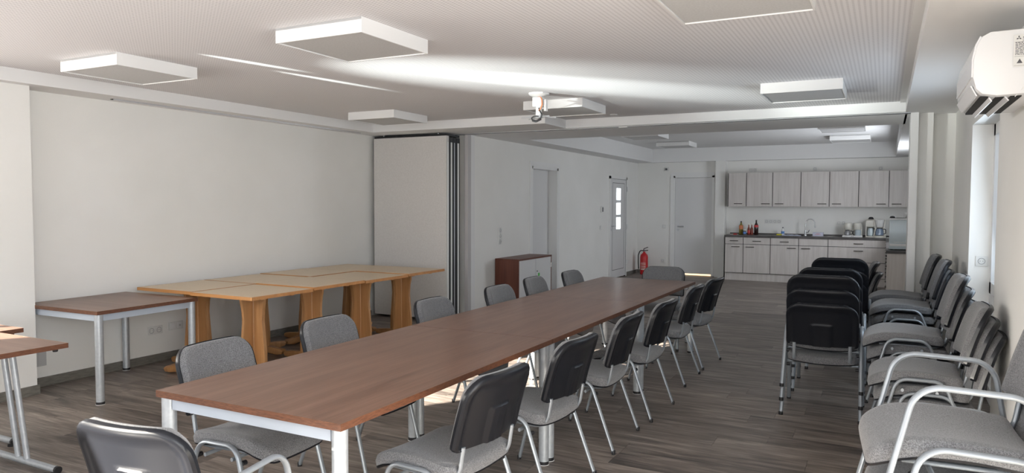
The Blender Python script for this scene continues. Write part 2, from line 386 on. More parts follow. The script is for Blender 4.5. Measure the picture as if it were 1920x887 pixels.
struct(finish('wall_rear', nb, M['wall']), 'white wall with windows behind the viewer', 'wall')

# ceilings and lowered margins
XL, XR, XS, YB1, YB2 = -5.873, .153, -3.444, 7.45, 8.05
cb = bmesh.new()
abox(cb, (XL-.1, YN, CZ), (XR+.1, YB2+.1, CZ+.1))
struct(finish('ceiling', cb, M['ceil']), 'white perforated acoustic ceiling of the near room', 'ceiling')
cf = bmesh.new(); abox(cf, (-4.7, 9.2, CZ2), (.3, 15.5, CZ2+.1))
struct(finish('ceiling_far', cf, M['soffit']), 'plain white ceiling of the far kitchen room', 'ceiling')
sf = bmesh.new()
for a, b in (((LX-.2, YN, SB), (XL, YB1, TOP)), ((XR, YN, SB), (RX+.2, 8.7, TOP)),
             ((LX-.2, YB1, SB), (XS, 9.28, CZ2+.15)), ((XS, YB2, SB), (XR, 9.28, CZ2+.15)), ((XR, 8.7, SB), (.95, 15.4, CZ2+.15)),
             ((WB-.2, 9.28, SB), (-4.535, 15.4, CZ2+.15)), ((WB-.2, 15.4, SB), (.95, YF, CZ2+.15)), ((XR, 8.2, SB), (XR+.02, 9.28, CZ2+.15))):
    abox(sf, a, b)
struct(finish('ceiling_soffit', sf, M['soffit']), 'lowered white plasterboard margin around the ceiling recesses', 'ceiling')
roof = bmesh.new(); abox(roof, (LX-.4, YN-.2, TOP), (1.2, YF+.3, TOP+.1)); struct(finish('ceiling_deck', roof, M['soffit']), 'ceiling deck above the recesses', 'ceiling')
# thin bead at the right cove, partition track in the beam, curtain slot in the left margin
struct(box('trim_1', (XR-.05, YN, CZ-.012), (XR, YB2, CZ), M['trimwhite']), 'thin white bead along the right edge of the ceiling recess', 'trim')
tk = bmesh.new()
for y0 in (8.12, 8.20): abox(tk, (-6.15, y0, SB-.004), (.2, y0+.022, SB+.002))
struct(finish('trim_2', tk, M['alu']), 'pair of slim aluminium ceiling tracks for the folding partition', 'track')
struct(box('trim_3', (-6.15, 8.145, SB-.003), (.2, 8.198, SB+.002), M['gap']), 'dark slot between the partition tracks', 'track')
struct(box('trim_4', (-6.09, 4.05, SB-.005), (-6.05, 7.4, SB+.001), M['gap']), 'dark curtain slot in the lowered left ceiling margin', 'track')
struct(box('trim_5', (-6.05, 4.05, SB-.012), (-6.035, 7.4, SB+.001), M['alu']), 'slim aluminium curtain rail along the left ceiling margin', 'track')
# baseboards
def baseb(name, a, b, label): struct(box(name, a, b, M['base']), label, 'baseboard')
baseb('baseboard_left', (LX, 3.315, 0), (LX+.014, 7.8, .075), 'dark grey baseboard along the left wall under the tables')
baseb('baseboard_pilaster', (-5.985, 2.2, 0), (-5.971, 3.329, .075), 'dark grey baseboard on the left pilaster')
baseb('baseboard_left_far', (WB, 8.29, 0), (WB+.014, D1[0]-.07, .075), 'dark baseboard behind the low cabinet')
baseb('baseboard_middle', (WB, D1[1]+.07, 0), (WB+.014, D2[0]-.06, .075), 'dark baseboard between the two left doors')
baseb('baseboard_corner', (WB, D2[1]+.05, 0), (WB+.014, YF, .075), 'dark baseboard next to the fire extinguisher')
baseb('baseboard_far', (WB, YF-.014, 0), (D3[0]-.07, YF, .075), 'dark baseboard at the foot of the far wall')
baseb('baseboard_right', (RX-.014, .8, 0), (RX, NY0, .075), 'dark baseboard behind the stacked chairs')

# window niche in the right wall: glazed door
wn = struct(thing('window_1', 'x', 'window', (WF, (NY0+NY1)/2, 0)), 'tall white framed glazed door in the right wall niche', 'window')
L_ = (NY1-NY0)/2
for a, b in (((0, -L_, 0), (.07, -L_+.09, NZ)), ((0, L_-.09, 0), (.07, L_, NZ)), ((0, -.06, 0), (.07, .06, NZ)), ((0, -L_, 0), (.07, L_, .12)), ((0, -L_, NZ-.09), (.07, L_, NZ)), ((0, -L_, .84), (.07, L_, .93))):
    box('window_frame', a, b, M['trimwhite'], wn)
for yc in (-.375, .375):
    box('pane', (.03, yc-.31, .93), (.04, yc+.31, NZ-.09), M['glass'], wn)
    box('lower_panel', (.025, yc-.31, .12), (.045, yc+.31, .84), M['trimwhite'], wn)
w2 = struct(thing('window_2', 'x', 'window', (LX-.12, .575, 1.32)), 'window in the left wall beside the viewer', 'window')
for a, b in (((0, -1.17, 0), (.05, -1.13, 1.08)), ((0, 1.13, 0), (.05, 1.17, 1.08)), ((0, -1.17, 0), (.05, 1.17, .04)), ((0, -1.17, 1.04), (.05, 1.17, 1.08)), ((0, -.03, 0), (.05, .03, 1.08))):
    box('window_frame', a, b, M['trimwhite'], w2)

w3 = struct(thing('window_3', 'x', 'window', (RX+.16, .2, .9)), 'window in the right wall beside the viewer', 'window')
for a, b in (((0, -1.4, 0), (.05, -1.34, 1.4)), ((0, 1.34, 0), (.05, 1.4, 1.4)), ((0, -1.4, 0), (.05, 1.4, .06)), ((0, -1.4, 1.34), (.05, 1.4, 1.4)), ((0, -.04, 0), (.05, .04, 1.4))):
    box('window_frame', a, b, M['trimwhite'], w3)

# ------------------------------------------------------------------ doors
def lever(parent, loc, ax, s, m=None):
    """lever handle; ax = outward normal axis ('x' or 'y-'), s = lever direction sign"""
    m = m or M['alu']; bm = bmesh.new()
    if ax == 'x':
        atube(bm, fillet([(0, 0, 0), (.05, 0, 0), (.05, s*.12, 0)], .015), .010, 8)
        for z in (0, -.075): atube(bm, [(0, 0, z), (.008, 0, z)], .026, 16)
    else:
        atube(bm, fillet([(0, 0, 0), (0, -.05, 0), (s*.13, -.05, 0)], .015), .011, 8)
        for z in (0, -.075): atube(bm, [(0, 0, z), (0, -.008, z)], .026, 16)
    o = finish('door_handle', bm, m, parent, True); o.location = loc
d1 = struct(thing('door_1', 'x', 'door', (WB, sum(D1)/2, 0)), 'plain grey-white door behind the low brown cabinet', 'door')
h = (D1[1]-D1[0])/2
for a, b in (((-.20, -h, 0), (.012, -h+.05, 2.14)), ((-.20, h-.05, 0), (.012, h, 2.14)), ((-.20, -h, 2.09), (.012, h, 2.14))): box('jamb', a, b, M['trimwhite'], d1)
for a, b in (((0, -h-.05, 0), (.016, -h+.01, 2.20)), ((0, h-.01, 0), (.016, h+.05, 2.20)), ((0, -h+.01, 2.13), (.016, h-.01, 2.20))): box('architrave', a, b, M['trimwhite'], d1)
lf = box('door_leaf', (-.19, -h+.05, .01), (-.15, h-.05, 2.09), M['doorwhite'], d1)
lever(lf, (.04-.02, -h+.14, 1.04), 'x', 1, M['handle'])
d2 = struct(thing('door_2', 'x', 'door', (WB, sum(D2)/2, 0)), 'white entrance door with three small bright square panes', 'door')
h = (D2[1]-D2[0])/2
for a, b in (((-.10, -h, 0), (.03, -h+.05, 2.10)), ((-.10, h-.05, 0), (.03, h, 2.10)), ((-.10, -h, 2.05), (.03, h, 2.10))): box('jamb', a, b, M['trimwhite'], d2)
lf = box('door_leaf', (-.06, -h+.055, .02), (.02, h-.055, 2.045), M['doorwhite'], d2)
gm = bmesh.new(); x_ = .0405
for a, b in (((x_, -h+.16, .16), (x_+.001, -h+.168, 1.95)), ((x_, h-.168, .16), (x_+.001, h-.16, 1.95)), ((x_, -h+.16, .16), (x_+.001, h-.16, .168)), ((x_, -h+.16, 1.942), (x_+.001, h-.16, 1.95))): abox(gm, a, b)
g_ = finish('panel_groove', gm, M['gap'], lf)
sg = bmesh.new()
for a, b in (((-.02, -h+.049, .0), (.022, -h+.056, 2.05)), ((-.02, h-.056, 0), (.022, h-.049, 2.05)), ((-.02, -h+.05, 2.044), (.022, h-.05, 2.051))): abox(sg, a, b)
finish('door_seal', sg, M['gap'], d2)
for zc in (1.72, 1.42, 1.12):
    box('pane', (.041, -.13, zc-.12), (.046, .12, zc+.12), M['pane'], lf)
lever(lf, (.04, -h+.12, 1.07), 'x', 1, M['alu'])
for zc in (1.85, 1.05, .3): tube('hinge', [(.045, h-.03, zc-.05), (.045, h-.03, zc+.05)], .014, M['white'], d2, 10)
d3 = struct(thing('door_3', 'x', 'door', (sum(D3)/2, YF, 0)), 'plain white door in the far wall with daylight below it', 'door')
h = (D3[1]-D3[0])/2
for a, b in (((-h, -.014, 0), (-h+.05, .12, 2.16)), ((h-.05, -.014, 0), (h, .12, 2.16)), ((-h, -.014, 2.11), (h, .12, 2.16))): box('jamb', a, b, M['trimwhite'], d3)
for a, b in (((-h-.05, -.02, 0), (-h+.012, 0, 2.22)), ((-h+.012, -.02, 2.15), (h+.0, 0, 2.22))): box('architrave', a, b, M['trimwhite'], d3)
lf = box('door_leaf', (-h+.052, .0, .035), (h-.052, .04, 2.105), M['doorwhite'], d3)
lever(lf, (-h+.12, -.02, 1.02), 'y-', 1)
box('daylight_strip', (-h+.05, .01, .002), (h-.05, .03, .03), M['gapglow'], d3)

# ------------------------------------------------------------------ folding partition
pt = thing('folding_partition', 'stack of grey-white folding wall panels parked across the left side', 'partition', (-5.56, 7.95, 0))
for i in range(4):
    y0 = -.145+i*.083
    g_ = box('panel', (-.585 if i == 0 else -.56, y0, .035), (.57-i*.0, y0+.06, 2.40 if i == 0 else 2.385), M['panel'] if i == 0 else M['black'], pt)
    if i == 0:
        box('edge_frame', (.0, .02, .0), (.002, .02, .0), M['black'], g_) if False else None
    gg = (.57, y0+.012, .0)
    e_ = box('edge_strip', (.571, y0+.034-.016, .06), (.576, y0+.034+(.016 if i != 2 else -.004), 2.32), M['trimwhite'] if i != 2 else M['alu'], pt)
for i in range(4):
    y0 = -.145+i*.083
    box('seal', (-.56, y0+.060, .04), (.566, y0+.083, 2.39), M['black'], pt)
box('seal', (-.60, -.12, .04), (-.585, .15, 2.40), M['black'], pt)
for x in (-.45, .42): tube('roller', [(x, -.1, 2.38), (x, -.1, 2.444)], .008, M['alu'], pt, 8)
box('top_seal', (-.585, -.13, 2.40), (.565, .18, 2.425), M['black'], pt)
struct(box('trim_10', (WB-.02, 8.19, 0), (WB+.03, 8.272, SB), M['post']), 'narrow mauve-grey end post beside the folded partition', 'post')
struct(box('trim_11', (WB, 8.272, 0), (WB+.012, 8.40, SB), M['soffit']), 'pale strip at the start of the far left wall', 'trim')

# ------------------------------------------------------------------ ceiling lights
def ceil_light(label, x, y, zc, sx=.63, sy=.64):
    t = thing('ceiling_light', label, 'ceiling light', (x, y, zc-.085), 0, 'square ceiling light panels')
    if ceil_light.proto is None:
        fb = bmesh.new(); a, b = .315, .32
        for p, q in (((-a, -b, 0), (a, -b+.009, .085)), ((-a, b-.009, 0), (a, b, .085)), ((-a, -b+.009, 0), (-a+.009, b-.009, .085)), ((a-.009, -b+.009, 0), (a, b-.009, .085)), ((-a, -b, .07), (a, b, .085))): abox(fb, p, q)
        f = finish('frame', fb, M['trimwhite'], t)
        d = box('diffuser', (-a+.012, -b+.012, .006), (a-.012, b-.012, .012), M['diff'], t)
        ceil_light.proto = (f.data, d.data, tuple(d.location))
    else:
        f, d, dl = ceil_light.proto
        new_obj('frame', f, t); o = new_obj('diffuser', d, t); o.location = dl
ceil_light.proto = None
ceil_light('square white ceiling light at the far left near the pilaster', -4.93, 3.44, CZ)
ceil_light('square white ceiling light above the near half of the long table', -2.86, 3.45, CZ)
ceil_light('square ceiling light cut off by the top edge, right of centre', -.635, 3.44, CZ)
ceil_light('square ceiling light at the right just before the ceiling beam', -.64, 6.68, CZ)
ceil_light('square white ceiling light directly behind the projector mount', -2.90, 6.76, CZ)
ceil_light('square ceiling light above the folded partition', -5.05, 6.68, CZ)
ceil_light('ceiling light in the far room, nearer one on the left', -3.62, 11.85, CZ2)
ceil_light('ceiling light in the far room, farther one on the left', -3.63, 13.95, CZ2)
ceil_light('ceiling light in the far room, nearer one on the right', -.6, 11.85, CZ2)
ceil_light('ceiling light in the far room, farther one above the kitchen', -.57, 13.95, CZ2)

# ------------------------------------------------------------------ chairs
def rowfun(H, Wd, rb, rt_, n):
    """rows v (0..H) with half widths for rounded corners"""
    rows = []
    for k in range(4):
        a = k/4*PI/2; rows.append((rb-rb*math.cos(a) if False else rb*(1-math.cos(a)), Wd/2-rb+rb*math.sin(a)))
    for k in range(n+1):
        rows.append((rb+(H-rb-rt_)*k/n, Wd/2))
    for k in range(1, 7):
        a = k/6*PI/2; rows.append((H-rt_+rt_*math.sin(a), Wd/2-rt_+rt_*math.cos(a)))
    return rows
BH, BW = .325, .475
def back_point(v, x, off):
    """point on the backrest mid surface; off>0 towards the front"""
    tt = v/BH
    y = -.248-.070*tt-.024*tt*tt+.040*(x/(BW/2))**2; z = .525+BH*.955*tt
    n = Vector((-.32*x/(BW/2), 1, .27)).normalized()
    return Vector((x, y, z))+n*off
def make_back():
    NU = 22; us = [math.sin(PI/2*(2*i/NU-1))*.45+(2*i/NU-1)*.55 for i in range(NU+1)]
    rows = rowfun(BH, BW, .018, .100, 9); NV = len(rows)-1
    def e(v, x, hw):
        d = min(hw-abs(x), v, BH-v); return max(0, min(1, d/.028))
    def pf(i, j):
        v, hw = rows[j]; x = us[i]*(hw-.006); q = e(v, x, hw-.006)
        v2 = min(max(v, .006), BH-.006)
        return back_point(v2, x, .004+.032*math.sqrt(1-(1-q)**2))
    def pb(i, j):
        v, hw = rows[j]; x = us[i]*(hw-.006); return back_point(min(max(v, .006), BH-.006), x, .0)
    pad = finish('backrest_pad', sheet(pf, pb, NU, NV), M['fabric'], None, True)
    NU2 = 40; us2 = [math.sin(PI/2*(2*i/NU2-1))*.35+(2*i/NU2-1)*.65 for i in range(NU2+1)]
    rows2 = rowfun(BH, BW, .018, .100, 26); NV2 = len(rows2)-1
    def sf_(i, j): v, hw = rows2[j]; return back_point(v, us2[i]*hw, .004)
    def sb_(i, j):
        v, hw = rows2[j]; x = us2[i]*hw
        # distance to the outline, recessed inner field
        if v > BH-.1 and abs(x) > BW/2-.1: d = .1-math.hypot(v-(BH-.1), abs(x)-(BW/2-.1))
        else: d = min(hw-abs(x), BH-v)
        q = min(max((d-.026)/.014, 0), 1); q = q*q*(3-2*q)
        off = -.022+.011*q
        if d < .008: off += .010*(1-d/.008)
        if abs(x) < .062 and v < .17:
            t1 = min(max((.062-abs(x))/.006, 0), 1)*min(max((.17-v)/.006, 0), 1)
            off -= .010*t1; off += .002*t1*(1 if int((x+1)/.0125) % 2 else 0)*(1 if abs(x) < .05 else 0)
        return back_point(v, x, off)
    sh = finish('backrest_shell', sheet(sf_, sb_, NU2, NV2), M['shell'], None, True)
    return pad, sh
def make_seat():
    NU = 18; us = [math.sin(PI/2*(2*i/NU-1))*.5+(2*i/NU-1)*.5 for i in range(NU+1)]
    D, Wd = .465, .475; rows = []
    for k in range(5):
        a = k/5*PI/2; rows.append((.05*(1-math.cos(a)), Wd/2-.05+.05*math.sin(a)))
    for k in range(11): rows.append((.05+(D-.05-.09)*k/10, Wd/2))
    for k in range(1, 7):
        a = k/6*PI/2; rows.append((D-.09+.09*math.sin(a), Wd/2-.09+.09*math.cos(a)))
    NV = len(rows)-1
    def zt(v):
        t = v/D; return .437+.018*math.sin(PI*min(t*1.15, 1))+.012*t-(.050*((t-.72)/.28)**2 if t > .72 else 0)+(.012*((.2-t)/.2)**2 if t < .2 else 0)
    def e(v, x, hw):
        d = min(hw-abs(x), v, D-v); return max(0, min(1, d/.035))
    def pt_(i, j):
        v, hw = rows[j]; x = us[i]*hw; q = math.sqrt(1-(1-e(v, x, hw))**2)
        return (x, -.215+v, zt(v)-.018+.030*q-.020*(1-(x/(Wd/2))**2)*(1-.5*v/D))
    def pb_(i, j):
        v, hw = rows[j]; x = us[i]*hw*.985
        return (x, -.215+.003+v*.985, zt(v)-.044-.020*(1-(x/(Wd/2))**2)*(1-.5*v/D))
    pad = finish('seat_pad', sheet(pt_, pb_, NU, NV), M['fabric'], None, True)
    def s1(i, j): v, hw = rows[j]; x = us[i]*hw*.99; return (x, -.213+v*.99, zt(v)-.0435-.020*(1-(x/(Wd/2))**2)*(1-.5*v/D))
    def s2(i, j):
        v, hw = rows[j]; x = us[i]*hw*.99; q = e(v, x, hw)
        return (x*.985, -.211+v*.982, zt(v)-.0515-.006*q-.020*(1-(x/(Wd/2))**2)*(1-.5*v/D))
    sh = finish('seat_shell', sheet(s1, s2, NU, NV), M['shell'], None, True)
    return pad, sh
PADB, SHB = make_back(); PADS, SHS = make_seat()
def make_chair(name, arms):
    t = new_obj(name, None)
    for s in (PADS, SHS, PADB, SHB):
        c = new_obj(s.name.split('.')[0], s.data, t)
    for sx in (-1, 1):
        if arms: pts = [(sx*.272, -.29, .006), (sx*.262, -.175, .622), (sx*.262, .125, .635), (sx*.272, .275, .006)]; R = .085
        else: pts = [(sx*.262, -.28, .006), (sx*.252, -.122, .428), (sx*.252, .102, .428), (sx*.262, .215, .006)]; R = .075
        f = tube('leg_frame', fillet(pts, R, 8), .0140, M['chairsilver'], t, 12, ry=.0095)
        for p in (pts[0], pts[-1]):
            lathe('foot_cap', [(.015, 0), (.0155, .004), (.0155, .022), (.0145, .024)], M['black'], f, 12, (p[0], p[1], 0), 1, .72)
        tube('back_tube', fillet([(sx*.185, .15, .384), (sx*.185, -.215, .380), (sx*.185, -.240, .534)], .085, 8), .012, M['chairsilver'], t, 10, ry=.008)
    for y in (-.09, .075):
        w_ = .255 if not arms else .262
        tube('crossbar', [(-w_, y, .366), (w_, y, .366)], .008, M['chairsilver'], t, 8, ry=.010)
    for sx in (-1, 1):
        for y in (-.15, .125):
            tube('bumper_knob', [(sx*.232-.012, y, .352), (sx*.232+.014, y, .352)], .012, M['black'], t, 10)
    return t
chairA = make_chair('stacking_chair', False)
chairB = make_chair('stacking_armchair', True)
for s in (PADB, SHB, PADS, SHS): bpy.data.objects.remove(s)
used = {'a': False, 'b': False}
def chair(x, y, rz, label, group, z=0., kind='a'):
    p = chairA if kind == 'a' else chairB
    o = copy_tree(p) if used[kind] else p
    used[kind] = True
    o.location = (x, y, z); o.rotation_euler = (0, 0, rz)
    tag(o, label, 'chair', group)
R90 = PI/2
G1 = 'grey padded chairs along the right side of the long table'
names = ['nearest', 'second', 'third', 'fourth', 'fifth', 'sixth and farthest']
ord_ = ['nearest the viewer', 'second from the viewer', 'third from the viewer', 'fourth from the viewer', 'fifth from the viewer', 'farthest from the viewer']
for i, (x, y, dr) in enumerate([(-1.735, 2.70, -.09), (-1.725, 3.54, -.07), (-1.73, 4.41, .02), (-1.70, 5.17, -.03), (-1.74, 6.25, 0), (-1.72, 6.98, -.10)]):
    chair(x, y, R90+dr, 'black-backed grey chair on the right side of the long table, '+ord_[i], G1)
G2 = 'grey padded chairs along the left side of the long table'
for i, (x, y, dr) in enumerate([(-2.70, 2.53, .05), (-2.72, 3.37, 0), (-2.65, 4.42, 0), (-2.62, 5.38, .0), (-2.66, 6.18, .05), (-2.60, 6.94, 0)]):
    chair(x, y, -R90+dr, 'grey fabric chair on the left side of the long table, '+ord_[i], G2)
chair(-2.17, 7.62, PI+.05, 'grey fabric chair at the far head of the long table facing the viewer', 'chairs at the heads of the long table')
chair(-2.16, 1.75, .12, 'black-backed armchair at the near left end of the long table, cut by the lower edge', 'chairs at the heads of the long table', kind='b')
lev = {3: ['bottom', 'middle', 'top'], 4: ['bottom', 'second lowest', 'second highest', 'top'], 2: ['bottom', 'top']}
def stack(x, y, rz, n, where, group, dz=.10, df=.03, kind='a', z0=0):
    f = Vector((-math.sin(rz), math.cos(rz), 0))
    for k in range(n):
        p = Vector((x, y, 0))+f*df*k
        chair(p.x, p.y, rz, '%s chair of the %s' % (lev[n][k], where), group, z0+dz*k, kind)
stack(-.383, 5.81, 0, 3, 'nearest stack with black backs towards the viewer', 'stack of black-backed chairs nearest the viewer', .102, .008)
stack(-.385, 6.56, 0, 3, 'second stack with black backs towards the viewer', 'second stack of black-backed chairs', .098, .008)
stack(-.36, 7.48, 0, 3, 'rearmost stack with black backs towards the viewer', 'rearmost stack of black-backed chairs', .108, .008)
stack(-.36, 8.32, R90, 2, 'low stack turned sideways behind the black-backed stacks', 'low sideways stack of chairs by the room opening', .11, .03)
stack(.17, 7.72, R90, 4, 'farthest stack along the right wall by the white jamb', 'farthest stack of chairs along the right wall', .080, .018)
stack(.20, 7.00, R90, 4, 'stack along the right wall second from the far end', 'second farthest stack along the right wall', .080, .018)
stack(.215, 5.42, R90, 4, 'stack along the right wall in front of the window niche', 'stack of chairs in front of the window niche', .084, .027)
stack(.245, 4.72, R90, 3, 'stack along the right wall behind the near armchairs', 'stack of chairs behind the near armchairs', .076, .032)
stack(.235, 2.70, R90+.09, 3, 'armchair stack at the lower right corner', 'stack of armchairs at the lower right', .183, .02, 'b')

# ------------------------------------------------------------------ brown tables
def leg_table(name, label, cx, cy, sx, sy, h, rz=0, group=None, grain='brown', cat='table'):
    t = thing(name, label, cat, (cx, cy, 0), rz, group)
    a, b = sx/2, sy/2
    bm = bmesh.new(); abox(bm, (-a, -b, h-.028), (a, b, h))
    for f in bm.faces: f.material_index = 0 if f.normal.z > .5 else 0
    bmesh.ops.recalc_face_normals(bm, faces=bm.faces)
    for f in bm.faces:
        if abs(f.normal.z) < .5: f.material_index = 1
    ob = finish('tabletop', bm, [M[grain], M['brownedge']], t)
    L = .035; zr = h-.028
    for s in (-1, 1):
        box('rail', (-a+.07, s*(b-.035)-.011, zr-.052), (a-.07, s*(b-.035)+.011, zr), M['steel'], t)
        xi = a-.035 if sx < .95 else a-.16
        box('rail', (s*xi-.011, -b+.046, zr-.052), (s*xi+.011, b-.046, zr), M['steel'], t)
    for s in (-1, 1):
        for q in (-1, 1):
            p = (s*(a-.036), q*(b-.036), 0)
            l = lathe('leg', [(.030, .022), (.030, zr)], M['silver'], t, 24, p)
            lathe('foot', [(.026, 0), (.031, .003), (.031, .021), (.029, .023)], M['black'], l, 20, (0, 0, 0))
            lathe('glide', [(.033, 0.0), (.033, .003)], M['white'], l, 20, (.0, 0, 0))
    return t
YS = [1.984, 3.84, 5.635, 7.434]
lab = ['nearest section of the long brown conference table', 'middle section of the long brown conference table', 'far section of the long brown conference table']
for i in range(3):
    leg_table('conference_table', lab[i], -2.2215, (YS[i]+YS[i+1])/2, 1.006, YS[i+1]-YS[i]-.004, .74, 0, 'brown tables pushed into one long table')
leg_table('square_table', 'square brown table with silver legs in the corner by the left wall', -5.70, 3.775, .93, .91, .715, math.radians(1.5), None, 'brownx')

# folding tables at the left edge
def folding_table(label, x0, x1, y0, y1, h=.74):
    cx, cy = (x0+x1)/2, (y0+y1)/2; a, b = (x1-x0)/2, (y1-y0)/2
    t = thing('folding_table', label, 'table', (cx, cy, 0), 0, 'folding tables at the left edge')
    bm = bmesh.new(); abox(bm, (-a, -b, h-.027), (a, b, h)); bmesh.ops.recalc_face_normals(bm, faces=bm.faces)
    for f in bm.faces:
        if abs(f.normal.z) < .5: f.material_index = 1
    finish('tabletop', bm, [M['brownx'], M['brownedge']], t)
    for s in (-1, 1):
        yy = s*(b-.07)
        f = tube('foot_bar', [(-a+.02, yy, .032), (a-.02, yy, .032)], .019, M['silver'], t, 14)
        for xx in (-a+.012, a-.012):
            tube('end_cap', [(xx-.01, yy, .032), (xx+.01, yy, .032)], .0205, M['black'], f, 14)
            lathe('glide', [(.022, 0), (.022, .012)], M['black'], f, 12, (xx*.93, yy, 0))
        for q in (-.045, .045):
            tube('leg', [(q+.0, yy, .045), (q*1.0-.02, yy-s*.06, h-.03)], .0165, M['silver'], t, 14)
        tube('brace', [(.02, yy-s*.05, h-.09), (.0, yy-s*.42, h-.035)], .009, M['silver'], t, 8)
        box('hinge_bracket', (-.16, yy-s*.10, h-.045), (.16, yy-s*.03, h-.027), M['silver'], t)
    for s in (-1, 1):
        for q in (-1, 1): lathe('stacking_buffer', [(.012, h-.045), (.014, h-.04), (.014, h-.027)], M['black'], t, 12, (s*(a-.04), q*(b-.05), 0))
folding_table('brown folding table with silver T-foot frame at the left edge, nearer one', -4.78, -4.08, .83, 2.433)
folding_table('brown folding table corner at the left edge catching warm sunlight, farther one', -5.52, -4.812, 1.0, 2.592)
tag(box('junction_box', (LX, 3.41, .18), (LX+.05, 3.49, .295), M['platedark']), 'small grey box on the wall under the square brown table', 'wall box')

# ------------------------------------------------------------------ beige square tables with cross pedestals
def beech_table(label, cx, cy, sx, sy, h, first=[None], dz=0.):
    t = thing('pedestal_table', label, 'table', (cx, cy, 0), 0, 'beige tables on beech pedestals pushed together')
    a, b = sx/2, sy/2
    if first[0] is None:
        tb = finish('tabletop', (lambda bm: (abox(bm, (-a+.012, -b+.012, h-.026), (a-.012, b-.012, h)), bm)[1])(bmesh.new()), M['beige'], t)
        eb = bmesh.new()
        for p, q in (((-a, -b, h-.028), (a, -b+.012, h-.001)), ((-a, b-.012, h-.028), (a, b, h-.001)), ((-a, -b+.012, h-.028), (-a+.012, b-.012, h-.001)), ((a-.012, -b+.012, h-.028), (a, b-.012, h-.001))): abox(eb, p, q)
        e_ = finish('edging', eb, M['beechx'], t)
        # shaped board profile (half width by height)
        prof = [(.148, .06), (.143, .20), (.125, .40), (.112, .50), (.120, .60), (.140, .66), (.150, h-.028)]
        poly = [(w_, z) for w_, z in prof]+[(-w_, z) for w_, z in prof[::-1]]
        b1 = prism('pedestal_board', poly, -.014, .014, M['beech'], 'y', t, bevel=.004)
        b2 = prism('pedestal_board', poly, -.014, .014, M['beech'], 'x', t, bevel=.004)
        c = lathe('centre_post', [(.026, .05), (.026, h-.03)], M['beech'], t, 16)
        fp = []
        for z, x in ((.015, .10), (.0, .26), (.012, .34), (.045, .355), (.062, .33), (.070, .22), (.078, .12)): fp.append((x, z))
        poly = fp+[(-x, z) for x, z in fp[::-1]]
        f1 = prism('foot', poly, -.030, .030, M['beech'], 'y', t, bevel=.006)
        f2 = prism('foot', poly, -.030, .030, M['beech'], 'x', t, bevel=.006)
        sb = bmesh.new()
        for s in (-1, 1): abox(sb, (-.30, s*.17-.02, h-.045), (.30, s*.17+.02, h-.028))
        bb = finish('batten', sb, M['beech'], t)
        first[0] = t
    else:
        for ch in first[0].children:
            c_ = copy_tree(ch, t)
            if c_.name.split('.')[0] in ('tabletop', 'edging', 'batten'): c_.location.z += dz
bx = [(-5.695, 'left'), (-4.95, 'right')]
rn = ['nearest', 'second', 'third', 'farthest']
for i in range(4):
    beech_table('beige table with orange beech pedestal, wall-side row, %s' % rn[i], -5.70, 4.61+i*.731, .732, .716, .76, dz=[.002, .0, .005, .002][i])
for i in range(4):
    beech_table('beige table with orange beech pedestal, room-side row, %s' % rn[i], -4.948, 4.580+i*.730, .732, .716, .76, dz=[.0, .009, .002, .008][i])

# ------------------------------------------------------------------ low cabinet
cb = thing('low_cabinet', 'low mahogany-brown cabinet with two white doors beside the door', 'cabinet', (-4.73, 9.53, 0))
x0, x1, y0, y1 = -.185, .19, -.56, .56
for a, b, n_ in (((x0, y0, .04), (x1, y0+.02, .73), 'side_panel'), ((x0, y1-.02, .04), (x1, y1, .73), 'side_panel'), ((x0, y0, .73), (x1+.004, y1, .755), 'top_panel'), ((x0, y0+.02, .04), (x1, y1-.02, .06), 'bottom_panel'), ((x0, y0+.02, .06), (x0+.01, y1-.02, .73), 'back_panel'), ((x0+.02, y0+.01, 0), (x1-.03, y1-.01, .04), 'plinth')):
    box(n_, a, b, M['cabbrown'], cb)
for s, (a, b) in enumerate(((y0+.022, -.004), (.004, y1-.022))):
    d = box('door', (x1-.02, a, .062), (x1-.002, b, .728), M['doorwhite'], cb)
    if s:
        tube('keyhole', [(.009, -.22, .48), (.014, -.22, .48)], .010, M['handle'], d, 10)
        tag(box('key_tag', (.009, -.19, .40), (.013, -.14, .45), M['green'], d), 'green key tag')
        for z in (.12, .54): tube('hinge', [(.014, .262, z-.035), (.014, .262, z+.035)], .009, M['chrome'], d, 8)

# ------------------------------------------------------------------ wall fittings
def socket(name, label, cat, loc, axis, n=1, vertical=False, kind='socket', depth=.010, s=.08):
    """axis: 'x+' plate faces +x, 'x-', 'y-'"""
    t = thing(name, label, cat, loc, {'y-': 0, 'x+': R90, 'x-': -R90}[axis])
    W = s*n if not vertical else s; H = s if not vertical else s*n
    box('plate', (-W/2, -depth, -H/2), (W/2, 0, H/2), M['plate'], t, bevel=.003)
    for k in range(n):
        c = (k-(n-1)/2)*s; cx, cz = (c, 0) if not vertical else (0, c)
        if kind == 'socket':
            bm = bmesh.new(); seg = 20
            ring = [(.027, -depth-.0005), (.024, -depth-.002), (.021, -depth+.001)]
            pr = []
            atube(bm, [(cx+.0235*math.cos(2*PI*q/20), -depth-.001, cz+.0235*math.sin(2*PI*q/20)) for q in range(20)], .003, 6, closed=True)
            r_ = finish('outlet_ring', bm, M['platedark'], t, True)
            hb = bmesh.new()
            for q in (-.0095, .0095): atube(hb, [(cx+q, -depth-.0008, cz), (cx+q, -depth+.004, cz)], .0026, 8)
            finish('pin_holes', hb, M['gap'], t)
        else:
            box('rocker', (cx-.026, -depth-.004, cz-.026), (cx+.026, -depth, cz+.026), M['white'], t, bevel=.0015)
    return t
socket('wall_socket', 'double power socket low on the left wall under the square table', 'socket', (LX, 4.527, .308), 'x+', 2)
tv = socket('wall_socket', 'data and aerial outlet right of the double socket on the left wall', 'socket', (LX, 4.757, .32), 'x+', 2, kind='none')
